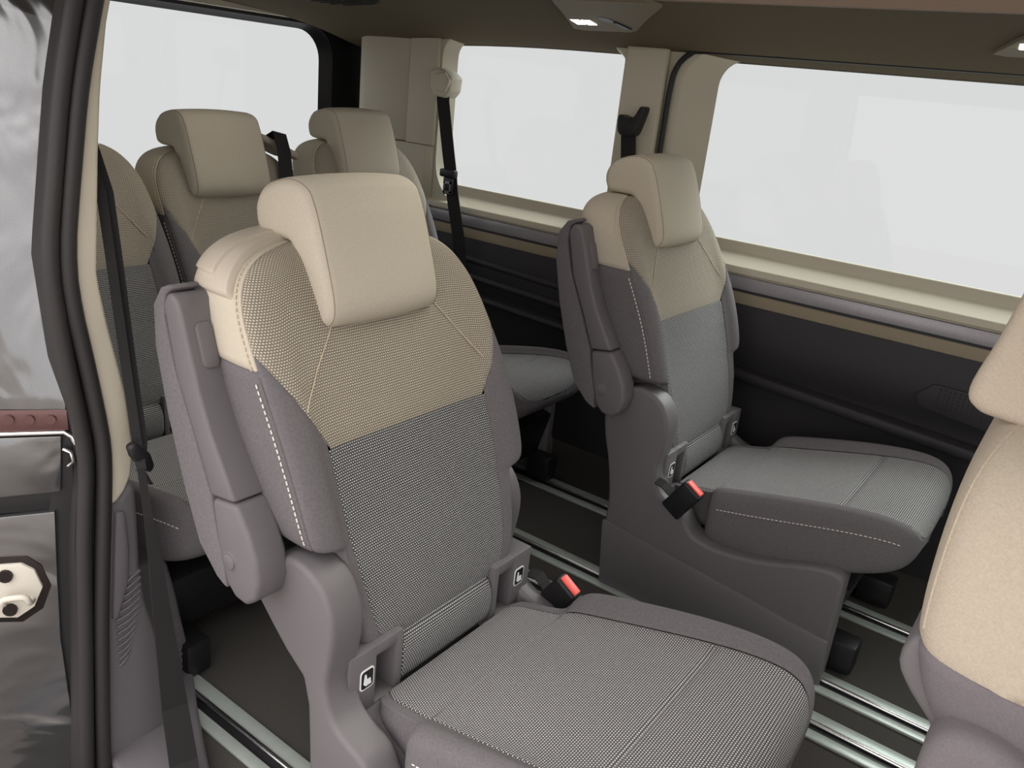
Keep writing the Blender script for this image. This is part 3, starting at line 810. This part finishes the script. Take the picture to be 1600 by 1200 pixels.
SHELL = catmull([(-.150, .0), (-.160, .06), (-.169, .11), (-.168, .2), (-.185, .294), (-.205, .36), (-.212, .42), (-.192, .468), (-.155, .493), (-.115, .496), (-.075, .478),
         (-.052, .44), (-.048, .40), (-.053, .36), (-.058, .315), (-.045, .272), (-.02, .252), (.022, .235), (.05, .196), (.10, .184), (.16, .188), (.235, .205), (.30, .228), (.35, .241), (.38, .240)], 3) + [np.array((.390, .225)), np.array((.393, .0))]
SHELL = SHELL[2:]
SHELL = [np.array((-.150, 0.0))] + [p for p in SHELL if p[1] > .004 and True] + [np.array((.393, 0.0))]
def build_base(root, drop=0.0, yo=0.0, waist=False):
    b = None
    for s in (-1, 1):
        poly = [(p[0] - (.045 * min(1, max(0, (p[1] - .24) / .08)) if s > 0 else 0), p[1] if p[1] > .001 else -drop) for p in SHELL]
        sk0 = [(-.172, .146), (.392, .086), (.398, -drop), (-.155, -drop)]
        if waist and s < 0:     # the door-side shell is cut in below the hinge
            top = [p for p in poly if not (p[0] < -.10 and p[1] < .385)]
            poly = [(-.085, 0.0), (-.088, .10), (-.092, .20), (-.096, .27), (-.108, .312), (-.145, .338), (-.178, .368)] + top[1 if top[0][1] < .01 else 0:]
            sk0 = [(-.092, .135), (.392, .086), (.398, -drop), (-.088, -drop)]
        y0, y1 = (-.268 + yo, -.205) if s < 0 else (.198, .240)
        o = ext('side_shell', poly, 'Y', y0, y1, 'grey_plastic', root, .012, 3)
        ya, yb = (-.277 + yo, -.262 + yo) if s < 0 else (.234, .247)
        ext('skirt', sk0, 'Y', ya, yb, 'grey_plastic', o, .007, 2)
        hub = [((-.128 if s < 0 else -.17) + .062 * math.cos(a), .415 + .064 * math.sin(a)) for a in np.linspace(0, 2 * math.pi, 30)[:-1]]
        ya, yb = (-.208, -.196) if s < 0 else (.192, .200)
        ext('hinge_disc', hub, 'Y', ya, yb, 'black', o, .003)
    ext('inner_tray', [(-.07, .02), (-.07, .238), (-.03, .232), (.02, .205), (.06, .165), (.36, .150), (.36, .02)], 'Y', -.210, -.130, 'grey_plastic', root, .006, 2)
    core = ext('under_frame', [(-.15, .03), (.36, .03), (.40, .18), (.30, .19), (-.03, .18), (-.15, .20)], 'Y', -.204, .204, 'black', root, .01)
    for s in (-1, 1):
        box('rail_foot', .36, .44, s * .17 - .03, s * .17 + .03, -drop + .008, .05, 'black', core, .006)
    return core

def build_isofix(root):
    for s in (-1, 1):
        bm = bmesh.new()
        def q(y0, y1, z0, z1, x0=-.105, x1=-.052):
            a, b = sorted((s * y0, s * y1)); box_bm(bm, x0, x1, a, b, z0, z1, .0025)
        q(.172, .226, .215, .345); q(.115, .130, .215, .345); q(.1285, .1735, .325, .345); q(.1285, .1735, .215, .240)
        q(.128, .174, .238, .327, -.105, -.098)
        br = from_bm('isofix_bracket', bm, 'grey_plastic', root)
        ic = ext('plaque', rrect(s * .192 - .014, s * .192 + .014, .278, .314, .006, 4), 'X', -.0525, -.0508, 'white', br)
        c = s * .192
        ext('plaque_face', rrect(c - .0118, c + .0118, .2805, .3115, .0045, 4), 'X', -.0512, -.0502, 'black', br)
        ext('pictogram', [(c - .006, .306), (c - .003, .306), (c - .001, .296), (c + .006, .296), (c + .008, .285), (c - .004, .285), (c - .008, .290)], 'X', -.0504, -.0497, 'white', br)

def build_lumbar(root):
    prof = catmull([(-.062, .238), (-.052, .26), (-.050, .29), (-.056, .315), (-.068, .327), (-.088, .325), (-.09, .29), (-.085, .24)], 4, True)
    return puff('lumbar_panel', prof, -.113, .113, .006, 'mesh_lumbar', root)

def build_armrest(root):
    upper = [(-.343, .819), (-.319, .727), (-.277, .641), (-.2455, .570), (-.193, .578), (-.215, .615), (-.245, .664), (-.268, .715), (-.292, .785), (-.302, .815), (-.310, .832), (-.322, .840), (-.334, .838)]
    lower = [(-.2445, .567), (-.233, .502), (-.214, .445), (-.195, .428), (-.170, .426), (-.150, .443), (-.143, .474), (-.150, .508), (-.166, .540), (-.191, .576)]
    a = ext('armrest', upper, 'Y', -.317, -.262, 'grey_plastic', root, .009, 3)
    ext('arm_hinge', lower, 'Y', -.317, -.262, 'grey_plastic', a, .008, 3)
    pad = [(-.324, .846), (-.332, .850), (-.352, .842), (-.371, .815), (-.371, .755), (-.347, .657), (-.314, .559), (-.280, .479), (-.240, .441), (-.217, .431),
           (-.222, .47), (-.238, .52), (-.250, .57), (-.284, .645), (-.325, .73), (-.345, .80), (-.342, .832), (-.332, .840)]
    ext('arm_pad', pad, 'Y', -.3145, -.270, 'grey_fabric', a, .007, 3)
    ext('pivot_cap', disc(-.204, .484, .0125), 'Y', -.3205, -.312, 'grey_plastic', a, .003)
    ext('pivot_ring', disc(-.204, .484, .0155), 'Y', -.3176, -.31, 'grey_plastic', a, .001)
    bt = rrect(-.0125, .0125, -.032, .032, .009, 4)
    # button on the front face: local frame rotated to the sloping face
    ang = math.atan2(.024, .07)
    def fn(v):   # v: (depth, across, along)
        d, ac, al = v
        return (-.290 + d * math.cos(ang) - al * math.sin(ang), -.288 + ac, .772 + al * math.cos(ang) + d * math.sin(ang))
    ext('arm_button', bt, 'X', -.006, .007, 'grey_plastic', a, .003, 2, lambda v: fn(v))
    ext('button_rim', rrect(-.0145, .0145, -.034, .034, .011, 4), 'X', -.006, .0016, 'dark_metal', a, .001, 2, lambda v: fn(v))
    return a

def build_cap(root):
    """plastic cover riding on the rear outer shoulder"""
    def patch(name, j0, j1, z0, h, parent, ylim):
        nv, nu, _ = SB.shape
        o = zone(name, SB, lambda j: nu - int(j1 * RU) <= j < nu - int(j0 * RU), [((0, 0, z0), (0, 0, -1)), ((0, ylim, 0), (0, 1, 0))], 'beige_plastic', parent, 0)
        bm = bmesh.new(); bm.from_mesh(o.data); bm.normal_update()
        mv = [(v, v.normal.copy(), any(e.is_boundary for e in v.link_edges)) for v in bm.verts]
        for v, n, bd in mv: v.co += n * (-.002 if bd else h)
        bm.to_mesh(o.data); bm.free()
        return o
    c = patch('shoulder_cap', 5.9, 10.3, .838, .010, root, -.10)
    patch('cap_lid', 6.8, 9.8, .855, .014, c, -.115)
    return c

def build_buckle(root, side, off=(0, 0, 0)):
    """belt buckle standing beside the cushion"""
    ox, oy, oz = off
    ang = math.radians(32)
    def fn(v):
        x, y, z = v
        X = x * math.cos(ang) + z * math.sin(ang); Z = -x * math.sin(ang) + z * math.cos(ang)
        return (X + ox, y + oy, Z + oz)
    b = box('belt_buckle', -.026, .026, -.015, .015, -.055, .032, 'black', root, .006, 3, fn)
    box('buckle_button', -.020, .021, -.009, .010, .028, .0355, 'red', b, .002, 2, fn)
    strap('buckle_strap', [(ox - .01, oy, oz - .03), (ox - .03, oy + side * .004, oz - .005), (ox - .055, oy + side * .006, oz + .012), (ox - .075, oy, oz + .012)], (0, 1, .3), .024, .003, 'belt', b)
    return b

def copy_tree(o, parent=None):
    c = o.copy(); COL.objects.link(c); c.parent = parent
    for ch in list(o.children): copy_tree(ch, c)
    return c

GS = 'passenger seats in the cabin'
near = empty('passenger_seat', (-.65, .917, 0))
bk = build_backrest(near); hd = build_headrest(near); cu = build_cushion(near)
build_base(near, waist=True); build_isofix(near); build_lumbar(near); ar = build_armrest(near)
shared = list(near.children)
build_cap(near)
build_buckle(near, 1, (.012, .245, .262))
tag(near, 'nearest passenger seat by the open doorway, beige top, dotted grey centre, raised armrest', 'seat', GS)

far = empty('passenger_seat', (-.631, 1.889, .03))
for o in shared:
    n = o.name.split('.')[0]
    if n in ('side_shell', 'under_frame', 'inner_tray'): continue
    copy_tree(o, far)
build_base(far, .03)
build_buckle(far, -1, (.028, -.277, .287))
tag(far, 'passenger seat beside the far side window, with raised armrest and red buckle in front', 'seat', GS)

rear_spots = [((-1.62, .905, .03), 'rear row seat at left, mostly hidden behind the door pillar, no headrest showing'),
              ((-1.62, 1.350, .012), 'middle rear row seat with headrest against the rear window, belt at its shoulder'),
              ((-1.62, 1.835, .035), 'rear row seat next to the far corner pillar, partly behind the nearest headrest')]
for loc, lab in rear_spots:
    r_ = empty('passenger_seat', loc)
    for o in shared:
        n = o.name.split('.')[0]
        if n in ('armrest', 'side_shell', 'under_frame', 'inner_tray'): continue
        c_ = copy_tree(o, r_)
        if n != 'headrest': c_.scale = (1, .86, 1)
    build_base(r_, loc[2], .055)
    for c_ in r_.children:
        if c_.name.split('.')[0] in ('side_shell', 'under_frame', 'inner_tray'): c_.scale = (1, .86, 1)
    tag(r_, lab, 'seat', GS)
    if abs(loc[1] - 1.350) < .01:
        sh = lambda v: (v[0], v[1], v[2] - (v[1] - .12) * .42)
        cp = ext('shoulder_cap', rrect(-.395, -.27, .10, .235, .02, 3), 'Z', .915, .935, 'beige_plastic', r_, .007, 3, sh)
        strap('shoulder_belt', [(-.30, .15, .925), (-.262, .15, .945), (-.235, .145, .90), (-.20, .13, .80), (-.15, .11, .64)], (0, 1, -.2), .046, .002, 'belt', r_)

# front seat at the right edge: seen from its door side
def build_front(loc):
    root = empty('front_seat', loc)
    rows = [(.36, .15, .20, .10, .17), (.42, .19, .23, .08, .17), (.55, .20, .235, .045, .165), (.63, .205, .238, .006, .155), (.665, .226, .24, -.014, .148), (.70, .236, .24, -.030, .144), (.74, .24, .24, -.041, .14),
            (.80, .236, .235, -.044, .135), (.86, .222, .225, -.044, .128), (.90, .20, .20, -.038, .12), (.925, .165, .16, -.026, .11), (.938, .11, .10, -.005, .095), (.942, .04, .04, .03, .07)]
    cage = []
    for z, W, _, B, Fr in rows:
        h = [(0, Fr), (.5 * W, Fr), (W - .05, Fr + .012), (W - .012, Fr + .008), (W, Fr - .03), (W + .004, .5 * (Fr + B)), (W, B + .03), (W - .014, B + .004), (W - .05, B - .003), (.4 * W, B - .004), (0, B - .004)]
        ring = h + [(-y, x) for y, x in h[-2:0:-1]]
        cage.append([(x, y, z) for y, x in ring])
    S = bsurf(cage, 6, 5); al = lambda j: True
    DZ = .735
    b = zone('backrest', S, al, [((0, 0, DZ), (.05, 0, 1))], 'twill_grey', root, .002)
    zone('upper_cover', S, al, [((0, 0, DZ), (-.05, 0, -1))], 'twill_beige', b, .002)
    nu = S.shape[1]
    for s in (1, -1):
        j = int(7 * 6) if s > 0 else nu - int(7 * 6)
        tube('seam', colpath(S, j, .75, .925, (-.0005, s * .0006, 0)), .0014, 'twill_beige', b, 5)
    prof = catmull([(-.062, .942), (-.052, .926), (-.03, .922), (.03, .918), (.09, .916), (.112, .928), (.122, .98), (.115, 1.05), (.09, 1.09), (.03, 1.105), (-.02, 1.09), (-.04, 1.05), (-.052, .99)], 5, True)
    hd_ = puff('headrest', prof, -.15, .15, .012, 'twill_beige', root)
    for s in (-1, 1): tube('post', [(.04, s * .06, .95), (.045, s * .06, .88)], .007, 'steel', hd_, 8)
    ext('shoulder_guide', catmull([(.045, .905), (.032, .875), (.036, .845), (.07, .835), (.11, .85), (.11, .90), (.08, .92)], 3, True), 'Y', -.252, -.20, 'beige_plastic', root, .01, 3)
    # padded lower wing with the recliner cover in it
    ext('recliner_cover', catmull([(.0, .60), (-.008, .65), (.0, .685), (.025, .697), (.06, .690), (.10, .66), (.11, .58), (.05, .55)], 3, True), 'Y', -.262, -.19, 'twill_grey', root, .016, 3)
    ext('recliner_cover', catmull([(.030, .56), (.026, .63), (.044, .660), (.08, .668), (.14, .65), (.16, .6), (.1, .55)], 3, True), 'Y', -.272, -.2, 'grey_plastic', root, .012, 3)
    ext('side_cover', catmull([(.07, .40), (.035, .55), (.0, .645), (-.030, .680), (-.046, .705), (-.040, .735), (-.01, .745), (.03, .72), (.06, .6), (.10, .42)], 3, True), 'Y', -.21, -.12, 'grey_plastic', root, .015, 3)
    fr = [(.06 + (x_ + .04) * 1.0, T + .04, g, W, I, B_ + .04) for x_, T, g, W, I, B_ in CROWS]
    zone('seat_cushion', bsurf([cush_ring(*r) for r in fr], 6, 5), al, [], 'grey_fabric', root, 0)
    box('seat_base', .06, .5, -.2, .2, .0, .22, 'grey_plastic', root, .02, 3)
    return root
fs = build_front((0.0, .917, 0))
tag(fs, 'front seat back at right edge, plain beige fabric over grey lower part', 'seat')
